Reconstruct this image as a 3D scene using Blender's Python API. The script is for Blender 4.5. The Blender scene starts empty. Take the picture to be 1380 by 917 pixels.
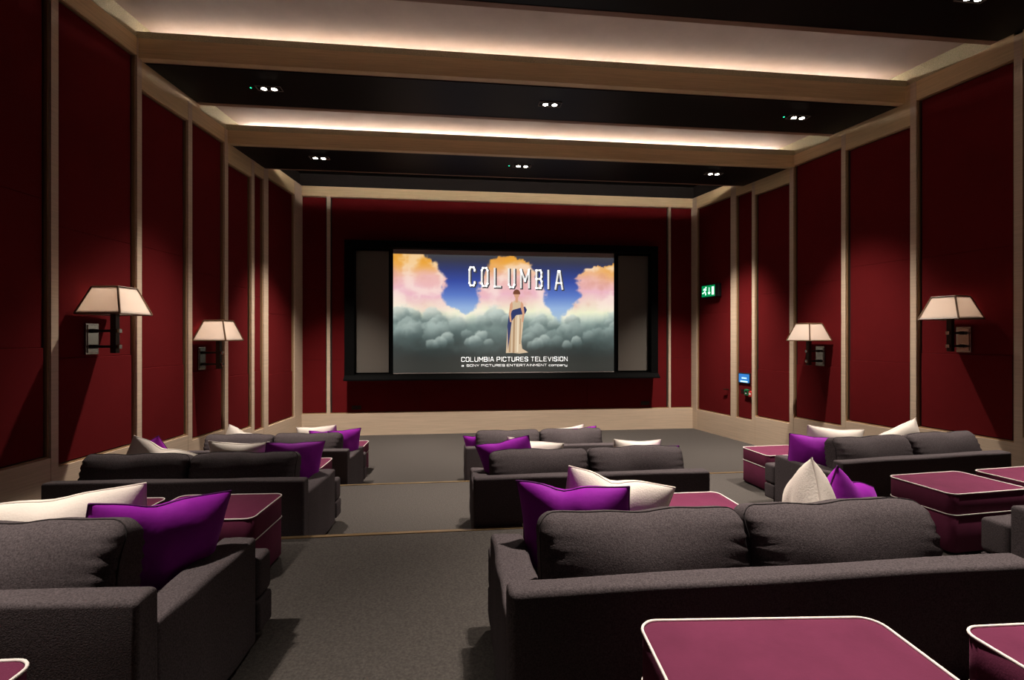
import bpy, bmesh, math, random
from mathutils import Vector, Matrix
random.seed(7)
R = math.radians
scene = bpy.context.scene
col = scene.collection

# ------------------------------------------------------------------ camera
cam_d = bpy.data.cameras.new('camera')
cam = bpy.data.objects.new('camera', cam_d)
col.objects.link(cam)
cam.location = (0, 0, 2.15)
cam.rotation_euler = (R(90), 0, R(-6.545))
cam_d.sensor_width = 36.0
cam_d.lens = 675.04 / 1380 * 36.0
cam_d.shift_y = -(458.5 - 455.06) / 1380
cam_d.clip_start = 0.05
cam_d.clip_end = 100
scene.camera = cam

# ------------------------------------------------------------------ world, exposure
wd = bpy.data.worlds.new('world'); scene.world = wd
wd.use_nodes = True
wd.node_tree.nodes['Background'].inputs[0].default_value = (0.5, 0.45, 0.42, 1)
wd.node_tree.nodes['Background'].inputs[1].default_value = 0.02
scene.view_settings.view_transform = 'Standard'
scene.view_settings.look = 'None'
scene.view_settings.exposure = 0.0
scene.view_settings.gamma = 1.0
scene.view_settings.use_curve_mapping = False
try:
    scene.cycles.use_denoising = True
    scene.cycles.max_bounces = 8
    scene.cycles.diffuse_bounces = 5
    scene.cycles.sample_clamp_indirect = 4.0
except Exception:
    pass

SPOT_POWER = 700.0      # watts of one downlight lamp
SHADE_FILL_POWER = 8.0    # added light inside each unlit wall sconce, brightens its shade
LED_POWER = 80.0        # emission strength of a cove strip

# ------------------------------------------------------------------ materials
MATS = {}
def lin(r, g, b):
    f = lambda c: (c/255/12.92) if c/255 <= .04045 else ((c/255+.055)/1.055)**2.4
    return (f(r), f(g), f(b), 1)

def mat(name, color, rough=.8, metal=0.0, spec=.3, noise=None, sheen=0.0, sheen_tint=None, bump=None, emit=None, estr=0.0, weave=None):
    """noise=(scale, amount[, stretch xyz]) varies the colour; bump=(scale, strength)"""
    m = bpy.data.materials.new(name); m.use_nodes = True
    nt = m.node_tree; b = nt.nodes['Principled BSDF']
    b.inputs['Base Color'].default_value = (*color[:3], 1)
    b.inputs['Roughness'].default_value = rough
    b.inputs['Metallic'].default_value = metal
    b.inputs['Specular IOR Level'].default_value = spec
    if sheen:
        b.inputs['Sheen Weight'].default_value = sheen
        b.inputs['Sheen Roughness'].default_value = .45
        b.inputs['Sheen Tint'].default_value = (*(sheen_tint or color)[:3], 1)
    if emit:
        b.inputs['Emission Color'].default_value = (*emit[:3], 1)
        b.inputs['Emission Strength'].default_value = estr
    tc = nt.nodes.new('ShaderNodeTexCoord')
    if noise:
        mp = nt.nodes.new('ShaderNodeMapping')
        if len(noise) > 2: mp.inputs['Scale'].default_value = noise[2]
        nt.links.new(tc.outputs['Object'], mp.inputs['Vector'])
        n = nt.nodes.new('ShaderNodeTexNoise')
        n.inputs['Scale'].default_value = noise[0]; n.inputs['Detail'].default_value = 5
        n.inputs['Roughness'].default_value = .65
        nt.links.new(mp.outputs[0], n.inputs['Vector'])
        mr = nt.nodes.new('ShaderNodeMapRange')
        mr.inputs['From Min'].default_value = .3; mr.inputs['From Max'].default_value = .7
        mr.inputs['To Min'].default_value = 1 - noise[1]; mr.inputs['To Max'].default_value = 1 + noise[1]
        nt.links.new(n.outputs[0], mr.inputs['Value'])
        mx = nt.nodes.new('ShaderNodeMix'); mx.data_type = 'RGBA'; mx.blend_type = 'MULTIPLY'
        mx.inputs[0].default_value = 1
        mx.inputs[6].default_value = (*color[:3], 1)
        nt.links.new(mr.outputs[0], mx.inputs[7])
        nt.links.new(mx.outputs[2], b.inputs['Base Color'])
    if bump:
        n2 = nt.nodes.new('ShaderNodeTexNoise'); n2.inputs['Scale'].default_value = bump[0]; n2.inputs['Detail'].default_value = 4
        nt.links.new(tc.outputs['Object'], n2.inputs['Vector'])
        bp = nt.nodes.new('ShaderNodeBump'); bp.inputs['Strength'].default_value = bump[1]; bp.inputs['Distance'].default_value = .01
        nt.links.new(n2.outputs[0], bp.inputs['Height'])
        nt.links.new(bp.outputs[0], b.inputs['Normal'])
    MATS[name] = m
    return m

mat('wood', (.60, .465, .34), rough=.5, spec=.35, noise=(3.0, .12, (.6, .6, 26)))
mat('fascia', (.70, .53, .30), rough=.5, spec=.35, noise=(3.0, .14, (.6, .6, 26)))
mat('wood_edge', (.30, .185, .13), rough=.5, noise=(3.0, .12, (.6, .6, 26)))
mat('bead', (.30, .18, .09), rough=.4, spec=.5)
mat('backing', (.012, .008, .007), rough=.8)
mat('red_fabric', (.115, .0070, .0085), rough=.9, spec=.06, noise=(1.3, .08), sheen=.04, sheen_tint=(.5, .08, .08), bump=(260, .12))
mat('carpet', (.071, .063, .057), rough=1, spec=.05, noise=(70, .32), bump=(180, .6))
mat('nosing', (.30, .20, .10), rough=.35, metal=.6, noise=(6, .3))
mat('black_gloss', (.004, .004, .0042), rough=.5, spec=.18)
mat('plaster', (.62, .53, .47), rough=.9, noise=(2.5, .06), bump=(30, .1))
mat('strip', (.46, .41, .25), rough=.55, spec=.5, noise=(150, .5), bump=(140, .6))
mat('sofa', (.080, .066, .069), rough=.95, spec=.05, noise=(160, .5), sheen=.03, sheen_tint=(.32, .27, .27), bump=(220, .25))
mat('sofa_seam', (.028, .023, .024), rough=.95)
mat('foot_black', (.008, .008, .008), rough=.5)
mat('burgundy', (.140, .026, .062), rough=.85, spec=.1, noise=(5, .12), sheen=.05, sheen_tint=(.7, .28, .42), bump=(200, .1))
mat('white_piping', (.85, .78, .72), rough=.7)
mat('purple', (.29, .011, .36), rough=.7, spec=.2, noise=(6, .15), sheen=.35, sheen_tint=(.6, .12, .75), bump=(14, .25))
mat('purple_dark', (.07, .004, .09), rough=.7)
mat('cream', (.78, .70, .62), rough=.9, spec=.15, noise=(9, .05), sheen=.2, sheen_tint=(.9, .8, .7), bump=(120, .2))
mat('cream_pipe', (.70, .62, .55), rough=.9)
m_ = mat('shade', (.74, .66, .59), rough=.8, spec=.2)
_nt = m_.node_tree; _tr = _nt.nodes.new('ShaderNodeBsdfTranslucent'); _tr.inputs[0].default_value = (.84, .76, .69, 1)
_mx = _nt.nodes.new('ShaderNodeMixShader'); _mx.inputs[0].default_value = .5
_nt.links.new(_nt.nodes['Principled BSDF'].outputs[0], _mx.inputs[1]); _nt.links.new(_tr.outputs[0], _mx.inputs[2])
_nt.links.new(_mx.outputs[0], _nt.nodes['Material Output'].inputs['Surface'])
mat('glow_block', (.70, .63, .56), rough=.9)
mat('shade_trim', (.11, .058, .025), rough=.45, spec=.5)
mat('bronze', (.045, .030, .020), rough=.35, metal=.75)
mat('nickel', (.42, .36, .30), rough=.22, metal=1.0)
mat('frame_black', (.003, .003, .003), rough=.8, spec=.04)
mat('masking', (.12, .106, .092), rough=.95, spec=.05)
mat('screen_white', (.42, .36, .34), rough=.9)
mat('plastic_black', (.012, .012, .012), rough=.4)
mat('plastic_grey', (.20, .17, .15), rough=.5)
mat('plastic_green', (.01, .16, .06), rough=.4)
mat('plastic_red', (.55, .03, .03), rough=.4)
mat('plastic_white', (.75, .72, .68), rough=.4)
mat('lamp_glow', (1, .9, .8), emit=(1, .86, .70), estr=60)
mat('led', (1, .85, .65), emit=(1, .91, .82), estr=LED_POWER)
mat('green_led', (0, .5, .2), emit=(.02, 1, .35), estr=6)
mat('sign_green', (.0, .15, .05), emit=(.0, .33, .10), estr=.8)
mat('sign_light', (.8, 1, .9), emit=(.65, 1, .78), estr=1.6)
mat('blue_screen', (.02, .1, .3), emit=(.02, .16, .46), estr=1.0)
mat('blue_light', (.5, .8, 1), emit=(.5, .85, 1), estr=1.1)
mat('text_white', (.8, .8, .8), emit=(.80, .79, .76), estr=1.0)
mat('text_shadow', (.05, .05, .06), emit=(.05, .05, .055), estr=1.0)

def attr_emission(name, strength):
    m = bpy.data.materials.new(name); m.use_nodes = True
    nt = m.node_tree; b = nt.nodes['Principled BSDF']
    a = nt.nodes.new('ShaderNodeVertexColor'); a.layer_name = 'Col'
    b.inputs['Base Color'].default_value = (.02, .02, .02, 1)
    nt.links.new(a.outputs[0], b.inputs['Emission Color'])
    b.inputs['Emission Strength'].default_value = strength
    MATS[name] = m
attr_emission('picture', 1.0)

# ------------------------------------------------------------------ mesh helpers
class MB:
    def __init__(self): self.v = []; self.f = []
    def add(self, vs, fs):
        k = len(self.v); self.v += [tuple(p) for p in vs]; self.f += [tuple(i + k for i in q) for q in fs]
        return self
    def box(self, x0, x1, y0, y1, z0, z1, fn=None):
        P = [(x, y, z) for z in (z0, z1) for y in (y0, y1) for x in (x0, x1)]
        if fn: P = [fn(*p) for p in P]
        return self.add(P, [(0, 2, 3, 1), (4, 5, 7, 6), (0, 1, 5, 4), (2, 6, 7, 3), (0, 4, 6, 2), (1, 3, 7, 5)])
    def rbox(self, x0, x1, y0, y1, z0, z1, r=.02, div=(1, 1, 1), cs=3, fn=None):
        """rounded box; cs rings per rounded edge, div spans on the flat part, fn(p, u) displaces (u = -1..1 box coords)"""
        c = ((x0+x1)/2, (y0+y1)/2, (z0+z1)/2); h = (abs(x1-x0)/2, abs(y1-y0)/2, abs(z1-z0)/2)
        r = min(r, min(h)*.98)
        ax = []
        for i in range(3):
            t = [math.tan(R(45*k/cs))*r for k in range(cs, 0, -1)]
            lo = [-(h[i]-r) - q for q in t]
            mid = [-(h[i]-r) + 2*(h[i]-r)*k/div[i] for k in range(div[i]+1)]
            ax.append(lo + mid + [-q for q in reversed(lo)])
        idx = {}
        vs = []; fs = []
        def vert(p):
            k = (round(p[0], 5), round(p[1], 5), round(p[2], 5))
            if k in idx: return idx[k]
            q = [max(-(h[i]-r), min(h[i]-r, p[i])) for i in range(3)]
            d = [p[i]-q[i] for i in range(3)]
            L = math.sqrt(sum(e*e for e in d)) or 1
            o = [q[i] + d[i]/L*r for i in range(3)]
            if fn:
                u = [o[i]/h[i] for i in range(3)]
                o = fn(o, u)
            idx[k] = len(vs); vs.append((o[0]+c[0], o[1]+c[1], o[2]+c[2]))
            return idx[k]
        for a in range(3):
            b, d = (a+1) % 3, (a+2) % 3
            for s in (-1, 1):
                for i in range(len(ax[b])-1):
                    for j in range(len(ax[d])-1):
                        q = []
                        for (ii, jj) in ((i, j), (i+1, j), (i+1, j+1), (i, j+1)):
                            p = [0, 0, 0]; p[a] = s*h[a]; p[b] = ax[b][ii]; p[d] = ax[d][jj]
                            q.append(vert(p))
                        fs.append(tuple(q) if s > 0 else tuple(reversed(q)))
        return self.add(vs, fs)
    def tube(self, pts, r, n=6, closed=False):
        pts = [Vector(p) for p in pts]; N = len(pts); rings = []
        for i, p in enumerate(pts):
            a = pts[(i-1) % N] if (closed or i > 0) else p
            b = pts[(i+1) % N] if (closed or i < N-1) else p
            t = (b-a).normalized()
            up = Vector((0, 0, 1)) if abs(t.z) < .9 else Vector((0, 1, 0))
            s = t.cross(up).normalized(); w = s.cross(t).normalized()
            rings.append([p + s*math.cos(2*math.pi*k/n)*r + w*math.sin(2*math.pi*k/n)*r for k in range(n)])
        vs = [q for ring in rings for q in ring]; fs = []
        for i in range(N if closed else N-1):
            j = (i+1) % N
            for k in range(n):
                fs.append((i*n+k, i*n+(k+1) % n, j*n+(k+1) % n, j*n+k))
        if not closed:
            fs.append(tuple(range(n))); fs.append(tuple((N-1)*n+k for k in reversed(range(n))))
        return self.add(vs, fs)
    def disc(self, c, r, n=16, normal=(0, 0, -1)):
        nrm = Vector(normal).normalized()
        a = nrm.orthogonal().normalized(); b = nrm.cross(a)
        return self.add([Vector(c) + a*math.cos(2*math.pi*k/n)*r + b*math.sin(2*math.pi*k/n)*r for k in range(n)], [tuple(range(n))])
    def poly(self, pts, d=None):
        k = len(pts)
        if d is None: return self.add(pts, [tuple(range(k))])
        d = Vector(d); top = [Vector(p)+d for p in pts]
        return self.add(list(pts)+top, [tuple(reversed(range(k))), tuple(range(k, 2*k))] + [(i, (i+1) % k, k+(i+1) % k, k+i) for i in range(k)])
    def mesh(self, name, material, smooth=False):
        me = bpy.data.meshes.new(name); me.from_pydata([tuple(p) for p in self.v], [], self.f)
        bm = bmesh.new(); bm.from_mesh(me); bmesh.ops.recalc_face_normals(bm, faces=bm.faces); bm.to_mesh(me); bm.free()
        if smooth: me.polygons.foreach_set('use_smooth', [True]*len(me.polygons))
        me.materials.append(MATS[material]); me.update()
        return me
    def build(self, name, material, parent=None, smooth=False, loc=None, rot=None):
        o = bpy.data.objects.new(name, self.mesh(name, material, smooth)); col.objects.link(o)
        if loc: o.location = loc
        if rot: o.rotation_euler = rot
        if parent: o.parent = parent
        return o

def tag(o, label=None, cat=None, group=None, kind=None):
    if label: o['label'] = label
    if cat: o['category'] = cat
    if group: o['group'] = group
    if kind: o['kind'] = kind
    return o
def empty(name, loc, rz=0.0):
    o = bpy.data.objects.new(name, None); col.objects.link(o); o.empty_display_size = .1
    o.location = loc; o.rotation_euler = (0, 0, rz)
    return o
def place(me, name, parent, loc=(0, 0, 0), rot=(0, 0, 0)):
    o = bpy.data.objects.new(name, me); col.objects.link(o); o.parent = parent
    o.location = loc; o.rotation_euler = rot
    return o

# ------------------------------------------------------------------ room frame
YF = 11.347                       # front wall plane
PL = Vector((-3.343, YF)); AL = R(6.3)
PR = Vector((5.646, YF)); AR = R(-10.6)
YB = -4.2                         # back wall
T1, T2, T3, T0 = .582, .286, .0, .872
E0, E1, E2 = 1.62, 4.10, 6.52     # step edges
def wl(a, n, z):                  # left wall: a along (0 at corner, negative towards the camera), n into the room
    d = Vector((math.sin(AL), math.cos(AL))); m = Vector((math.cos(AL), -math.sin(AL)))
    p = PL + d*a + m*n; return (p.x, p.y, z)
def wr(a, n, z):
    d = Vector((math.sin(AR), math.cos(AR))); m = Vector((-math.cos(AR), math.sin(AR)))
    p = PR + d*a + m*n; return (p.x, p.y, z)
def xl(y): return PL.x + (y-YF)*math.tan(AL)
def xr(y): return PR.x + (y-YF)*math.tan(AR)

# floors --------------------------------------------------------------------
def slab(mb, y0, y1, z0, z1, pad=.02):
    P = [(xl(y0)-pad, y0), (xr(y0)+pad, y0), (xr(y1)+pad, y1), (xl(y1)-pad, y1)]
    return mb.poly([(x, y, z0) for x, y in P], (0, 0, z1-z0))
fl = slab(MB(), E2, YF+.02, -.15, 0).build('floor', 'carpet'); tag(fl, 'grey brown carpet on the lowest level before the screen', kind='structure')
for (y0, y1, z, lab) in ((E1, E2, T2, 'carpeted tier one step above the front floor'), (E0, E1, T1, 'carpeted tier in the aisle nearest the camera'), (YB, E0, T0, 'topmost carpeted tier under the nearest ottomans')):
    o = slab(MB(), y0, y1, -.15, z).build('floor', 'carpet'); tag(o, lab, kind='structure')
for y, z in ((E2, T2), (E1, T1), (E0, T0)):
    o = MB().poly([(xl(y)+.06, y-.035, z), (xr(y)-.06, y-.035, z), (xr(y)-.06, y+.006, z), (xl(y)+.06, y+.006, z)], (0, 0, .006)).build('trim_1', 'nosing')
    tag(o, kind='structure')

# walls ---------------------------------------------------------------------
PX = .022          # face of the fabric panels
PO = .065          # face of posts, headers and skirting
def make_wall(name, side, W, bays, posts, seams, door_bay=None):
    mb = MB()
    if door_bay:
        door = MB().box(door_bay[0]+.02, door_bay[1]-.02, .0005, .0018, .5, 5.13, W).build('door_1', 'backing'); tag(door, 'red fabric covered door with dark lever handle beside the screen wall', kind='structure')
    alo = -15.8
    mb.box(alo, .2, -.16, 0, -.15, 6.9, W)
    wall = mb.build(name, 'backing'); tag(wall, f'{side} wall of dark red fabric panels framed in pale wood', kind='structure')
    bb = MB().box(bays[-1][0], bays[-1][1], 0, .01, -.15, .1, W).build(f'baseboard_{side}', 'wood'); tag(bb, f'pale wood skirting stepping along the {side} wall', kind='structure')
    for (a0, a1, z0, z1, ztop, hdr) in bays:
        MB().box(a0, a1, 0, PO-.004, -.15, z0, W).build('skirting_board', 'wood', bb)
        MB().box(a0, a1, 0, PO-.004, z1, ztop, W).build('header_board', 'fascia', wall)
        # bead around the opening
        b = MB(); g = .016
        for (c0, c1, d0, d1) in ((a0, a1, z0, z0+g), (a0, a1, z1-g, z1), (a0, a0+g, z0+g, z1-g), (a1-g, a1, z0+g, z1-g)):
            b.box(c0, c1, .004, PX+.018, d0, d1, W)
        b.build('bead', 'bead', wall)
        cuts = [z0+.028] + sorted(seams.get((a0, a1), [])) + [z1-.028]
        for k in range(len(cuts)-1):
            lo = cuts[k] + (.001 if k else 0); hi = cuts[k+1] - (.001 if k < len(cuts)-2 else 0)
            m = MB().rbox(a0+.030, a1-.050 if a1 < -.05 else a1-.03, .002, PX+(.013 if k == 0 else 0), lo, hi, r=.004, cs=1)
            m.v = [W(*p) for p in m.v]
            m.build('fabric_panel', 'red_fabric', door if (door_bay and (a0, a1) == door_bay) else wall)
    for (a0, a1, zt) in posts:
        MB().box(a0, a1, 0, PO, -.15, zt, W).build('post', 'wood', wall)
    return wall

Z_S0, Z_S1, Z_S2, Z_C3 = 5.82, 5.535, 5.262, 5.72
ZC1, ZC2 = 6.01, 5.71
Lb = [(-8.60, -7.20, 1.06, 5.84, 6.02, 0), (-7.12, -5.975, .965, 5.48, 5.82, 0), (-5.895, -4.841, .855, 5.565, 5.783, 0), (-4.763, -3.878, .777, 5.195, 5.535, 0),
      (-3.789, -2.978, .69, 5.24, 5.464, 0), (-2.885, -2.159, .585, 4.955, 5.262, 0), (-2.059, -1.718, .485, 5.06, 5.262, 0),
      (-1.551, -.408, .49, 5.145, 5.435, 0)]
Lp = [(-8.68, -8.60, 6.0), (-7.20, -7.12, 5.83), (-5.975, -5.895, 5.79), (-4.841, -4.763, 5.783), (-3.878, -3.789, 5.464), (-2.978, -2.885, 5.464), (-2.159, -2.059, 5.262), (-1.718, -1.551, 5.435), (-.408, 0, 5.435)]
Ls = {(-5.895, -4.841): [1.94, 3.27], (-4.763, -3.878): [1.77, 3.275], (-3.789, -2.978): [1.66, 3.1], (-2.885, -2.159): [1.52, 3.0], (-2.059, -1.718): [1.55, 2.88], (-1.551, -.408): [1.45, 2.6], (-7.12, -5.975): [2.05, 3.5]}
Rb = [(-8.75, -7.35, 1.06, 5.84, 6.02, 0), (-7.27, -6.205, .955, 5.48, 5.82, 0), (-6.122, -5.015, .875, 5.52, 5.783, 0), (-4.935, -3.939, .79, 5.195, 5.535, 0),
      (-3.864, -2.917, .69, 5.275, 5.464, 0), (-2.835, -1.995, .57, 5.0, 5.262, 0), (-1.917, -1.471, .476, 5.12, 5.435, 0),
      (-1.318, -.204, .467, 5.165, 5.435, 0)]
Rp = [(-8.83, -8.75, 6.0), (-7.35, -7.27, 5.83), (-6.205, -6.122, 5.79), (-5.015, -4.935, 5.783), (-3.939, -3.864, 5.464), (-2.917, -2.835, 5.464), (-1.995, -1.917, 5.262), (-1.471, -1.318, 5.435), (-.204, 0, 5.435)]
Rs = {(-6.122, -5.015): [1.93, 3.27], (-4.935, -3.939): [1.783, 3.283], (-3.864, -2.917): [1.66, 3.1], (-2.835, -1.995): [1.52, 3.0], (-1.917, -1.471): [1.55, 2.88], (-1.318, -.204): [2.69], (-7.27, -6.205): [2.05, 3.5]}
wall_left = make_wall('wall_left', 'left', wl, Lb, Lp, Ls)
wall_right = make_wall('wall_right', 'right', wr, Rb, Rp, Rs, (-1.318, -.204))
def fill(W, wall, a0, a1, z0, z1):
    MB().box(a0, a1, 0, PO-.004, z0, z1, W).build('header_board', 'fascia', wall)
def ay(A, y): return (y-YF)/math.cos(A)
fill(wr, wall_right, -4.935, -4.83, 5.535, 5.783)
for W, wall, A, a_c1, a_c2 in ((wl, wall_left, AL, -5.895, -3.789), (wr, wall_right, AR, -6.122, -3.864)):
    fill(W, wall, a_c1, ay(A, 5.56), 5.783, 5.83)
    fill(W, wall, a_c2, ay(A, 7.76), 5.464, 5.54)
    fill(W, wall, a_c2-.10, a_c2, 5.464, 5.54)
# plain cladding behind the camera
for W, wall, a1 in ((wl, wall_left, -8.68), (wr, wall_right, -8.83)):
    MB().box(-15.7, a1, 0, PO-.004, -.15, 6.6, W).build('rear_cladding', 'red_fabric', wall)

# front wall
wf = MB().box(-4.6, 7.0, YF, YF+.16, -.15, 6.9).build('wall_front', 'backing'); tag(wf, 'dark red fabric screen wall with pale wood frame', kind='structure')
F0, F1 = PL.x+.03, PR.x-.03
yfp = YF-PX; yfo = YF-PO
bbf = MB().box(F0, F1, yfo, YF, -.15, .485).build('baseboard_front', 'wood'); tag(bbf, 'pale wood skirting under the screen wall', kind='structure')
MB().box(F0, F1, yfo, YF, 5.222, 5.435).build('header_board', 'fascia', wf)
for x0, x1 in ((-2.762, -2.69), (4.998, 5.056)):
    MB().box(x0, x1, yfo-.004, YF, .485, 5.222).build('post', 'wood', wf)
for x0, x1, cuts in ((F0, -2.762, [.51, 1.66, 3.2, 5.2]), (-2.69, 4.998, [.51, 1.66, 3.2, 5.2]), (5.056, F1, [.51, 1.66, 3.2, 5.2])):
    b = MB(); g = .016
    for (c0, c1, d0, d1) in ((x0, x1, .485, .485+g), (x0, x1, 5.222-g, 5.222)):
        b.box(c0, c1, YF-PX-.016, YF-.002, d0, d1)
    b.build('bead', 'bead', wf)
    for k in range(len(cuts)-1):
        n = 4 if x1-x0 > 3 else 1
        for j in range(n):
            q0 = x0+.03+(x1-x0-.06)*j/n; q1 = x0+.03+(x1-x0-.06)*(j+1)/n
            MB().rbox(q0+(.0015 if j else 0), q1-(.0015 if j < n-1 else 0), yfp, YF-.002, cuts[k]+(.0015 if k else 0), cuts[k+1]-(.0015 if k < 2 else 0), r=.003, cs=1).build('fabric_panel', 'red_fabric', wf)
wb = MB().box(xl(YB)-.3, xr(YB)+.3, YB-.16, YB, -.15, 6.9).build('wall_back', 'red_fabric'); tag(wb, 'red fabric wall behind the viewer', kind='structure')

# ------------------------------------------------------------------ ceiling: stepped black soffits and lit coffers
ce = slab(MB(), YB-.1, YF+.1, 6.62, 6.72, .1).build('ceiling', 'backing'); tag(ce, 'stepped black ceiling with two lit coffers', kind='structure')
IN = .06
def soffit(y0, y1, z, top):
    P = [(xl(y0)+.01, y0), (xr(y0)-.01, y0), (xr(y1)-.01, y1), (xl(y1)+.01, y1)]
    return MB().poly([(x, y, z) for x, y in P], (0, 0, .03)).build('soffit', 'black_gloss', ce)
def xboard(y0, y1, z0, z1, name, m, inset=.0):
    return MB().poly([(xl(y0)+inset, y0, z0), (xr(y0)-inset, y0, z0), (xr(y1)-inset, y1, z0), (xl(y1)+inset, y1, z0)], (0, 0, z1-z0)).build(name, m, ce)
def coffer(y0, y1, zc, zw, zl, zb, W_in=.68):
    """y0 near edge, y1 fascia face, zc plaster ceiling, zw fascia top, zl lip top, zb fascia bottom"""
    xboard(y0-.02, y1+W_in, zc, zc+.05, 'coffer_ceiling', 'plaster')
    xboard(y1, y1+.10, zb, zw, 'fascia_board', 'fascia', .02)
    xboard(y1+.10, y1+.125, zb+.004, zw, 'fascia_edge', 'wood_edge', .02)
    xboard(y1+.012, y1+.05, zw, zl, 'lip_strip', 'strip', .03)
    xboard(y1+.125, y1+W_in+.02, zb+.05, zb+.09, 'cove_floor', 'plaster', .02)
    xboard(y1+W_in, y1+W_in+.03, zb+.05, zc, 'cove_back', 'plaster', .02)
    led = MB().tube([(xl(y1+.48)+.09, y1+.48, zl+.05), (xr(y1+.48)-.09, y1+.48, zl+.05)], .010, 8).build('led_strip', 'led', ce)
    # strips along the side walls
    for W, s in ((wl, 'l'), (wr, 'r')):
        P = PL if s == 'l' else PR; A = AL if s == 'l' else AR
        a0 = (y0-YF)/math.cos(A); a1 = (y1+W_in-YF)/math.cos(A)
        MB().box(a0, a1, 0, PO-.03, zw-.02, zc, W).build('lip_strip', 'strip', ce)
# soffits
soffit(YB, 2.00, 6.10, 6.4)
xboard(1.97, 2.00, Z_S0, 6.13, 'edge_board', 'wood_edge', .01)
soffit(2.00, 5.47, Z_S0, 6.2)
xboard(5.47, 5.55, Z_S0-.006, 6.1, 'edge_board', 'wood_edge', .01)
coffer(5.55, 6.55, ZC1, 5.783, 5.872, 5.543)
soffit(6.675, 7.67, Z_S1, 5.9)
xboard(7.67, 7.75, Z_S1-.006, 5.8, 'edge_board', 'wood_edge', .01)
coffer(7.75, 8.46, ZC2, 5.464, 5.559, 5.252)
soffit(8.585, 9.66, Z_S2, 5.6)
xboard(9.66, 9.70, Z_S2-.003, 5.45, 'edge_board', 'wood_edge', .01)
soffit(9.20, YF, Z_C3, 5.6)
xboard(9.18, 9.20, Z_S2+.03, Z_C3+.03, 'cove_back', 'plaster', .02)
MB().tube([(xl(9.55)+.09, 9.55, 5.49), (xr(9.55)-.09, 9.55, 5.49)], .010, 8).build('led_strip', 'led', ce)

# ------------------------------------------------------------------ downlights
def downlight(x, y, z, label, green, spread=0.066, power=1.0, tilt=(0, 0), cone=74):
    t = empty('twin_downlight', (x, y, z)); tag(t, label, 'downlight', 'recessed ceiling downlights')
    f = MB()
    for (a0, a1, b0, b1) in ((-.165, .165, -.07, -.062), (-.165, .165, .062, .07), (-.165, -.157, -.062, .062), (.157, .165, -.062, .062)):
        f.box(a0, a1, b0, b1, -.012, .01)
    f.build('trim_frame', 'plastic_grey', t)
    for s in (-1, 1):
        b = MB().tube([(s*spread, 0, -.002), (s*spread, 0, -.014)], .044, 16).build('lamp_ring', 'plastic_black', t)
        MB().disc((s*spread, 0, -.0155), .036).build('lamp', 'lamp_glow', b)
        ld = bpy.data.lights.new('spot', 'SPOT'); ld.energy = SPOT_POWER*power; ld.color = (1, .89, .79)
        ld.spot_size = R(cone); ld.spot_blend = 1.0; ld.shadow_soft_size = .04
        lo = bpy.data.objects.new('spot', ld); col.objects.link(lo); lo.parent = t
        lo.location = (s*spread, 0, -.03); lo.rotation_euler = (R(tilt[0]), R(tilt[1]), 0)
    if green:
        g = MB().tube([(-.235, -.005, .002), (-.235, -.005, -.012)], .016, 10).build('pilot_housing', 'plastic_black', t)
        MB().disc((-.235, -.005, -.0125), .011, 10).build('pilot_light', 'green_led', g)
    return t
DL = [(-2.498, 7.125, Z_S1, 'leftmost twin ceiling downlight with green pilot, second black band from the screen', 1),
      (1.374, 7.143, Z_S1, 'middle twin ceiling downlight without pilot, second black band from the screen', 0),
      (5.237, 7.137, Z_S1, 'rightmost twin ceiling downlight with green pilot, second black band from the screen', 1),
      (-2.32, 8.98, Z_S2, 'leftmost small twin downlight in the black ceiling band nearest the screen', 0),
      (1.214, 8.99, Z_S2, 'middle small twin downlight with faint green pilot in the band nearest the screen', 1),
      (4.88, 9.0, Z_S2, 'rightmost small twin downlight in the black ceiling band nearest the screen', 0),
      (5.56, 4.80, Z_S0, 'twin downlight cut by the top edge of the photo at right', 0),
      (1.45, 4.85, Z_S0, 'twin downlight over the middle row of centre sofas, above the photo', 0),
      (5.0, 2.8, Z_S0, 'twin downlight at right over the nearest ottomans, above the photo', 0),
      (1.5, 2.7, Z_S0, 'twin downlight over the big foreground sofa, above the photo', 0),
      (-2.5, 1.6, 6.10, 'twin downlight over the left foreground sofa, above the photo', 0)]
for x, y, z, lab, g in DL:
    downlight(x, y, z-.001, lab, g, tilt=((10, 0) if y > 8 else ((-10 if x < 0 else -4, 0) if y > 6 else ((0, 0) if y > 3.5 or y < 2 else (-13, 0)))) if x < 5.5 else (0, 16), power=1.3 if y > 8 else (1.15 if y > 6 else (1.0 if y > 3.5 else 1.22)), cone=68 if y > 3.5 else 62)

# ------------------------------------------------------------------ projection screen
scr = empty('projection_screen', (1.16, 11.18, 1.25))
tag(scr, 'wide projection screen in a deep black frame showing a cloud sky title card', 'screen')
ox, oy, oz = 1.16, 11.18, 1.25
def S(b): b.v = [(x-ox, y-oy, z-oz) for x, y, z in b.v]; return b
X0, X1, Z0, Z1 = -2.342, 4.648, 1.245, 4.245
f = MB()
f.box(X0, X1, 11.05, YF-PX-.002, 4.092, Z1); f.box(X0, X1, 11.05, YF-PX-.002, Z0, 1.35)
f.box(X0, -2.135, 11.05, YF-PX-.002, 1.35, 4.092); f.box(4.485, X1, 11.05, YF-PX-.002, 1.35, 4.092)
S(f).build('frame', 'frame_black', scr)
S(MB().poly([(X0, 11.05, 1.335), (X1, 11.05, 1.335), (X1, 10.93, 1.255), (X0, 10.93, 1.255)], (0, .0, -.03))).build('frame_ledge', 'frame_black', scr)
S(MB().box(-2.135, 4.485, 11.29, 11.31, 1.35, 4.17)).build('back_board', 'frame_black', scr)
for a, b in ((-2.135, -1.437), (3.767, 4.485)):
    S(MB().box(a, b, 11.245, 11.26, 1.38, 4.045)).build('masking_panel', 'masking', scr)
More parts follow.
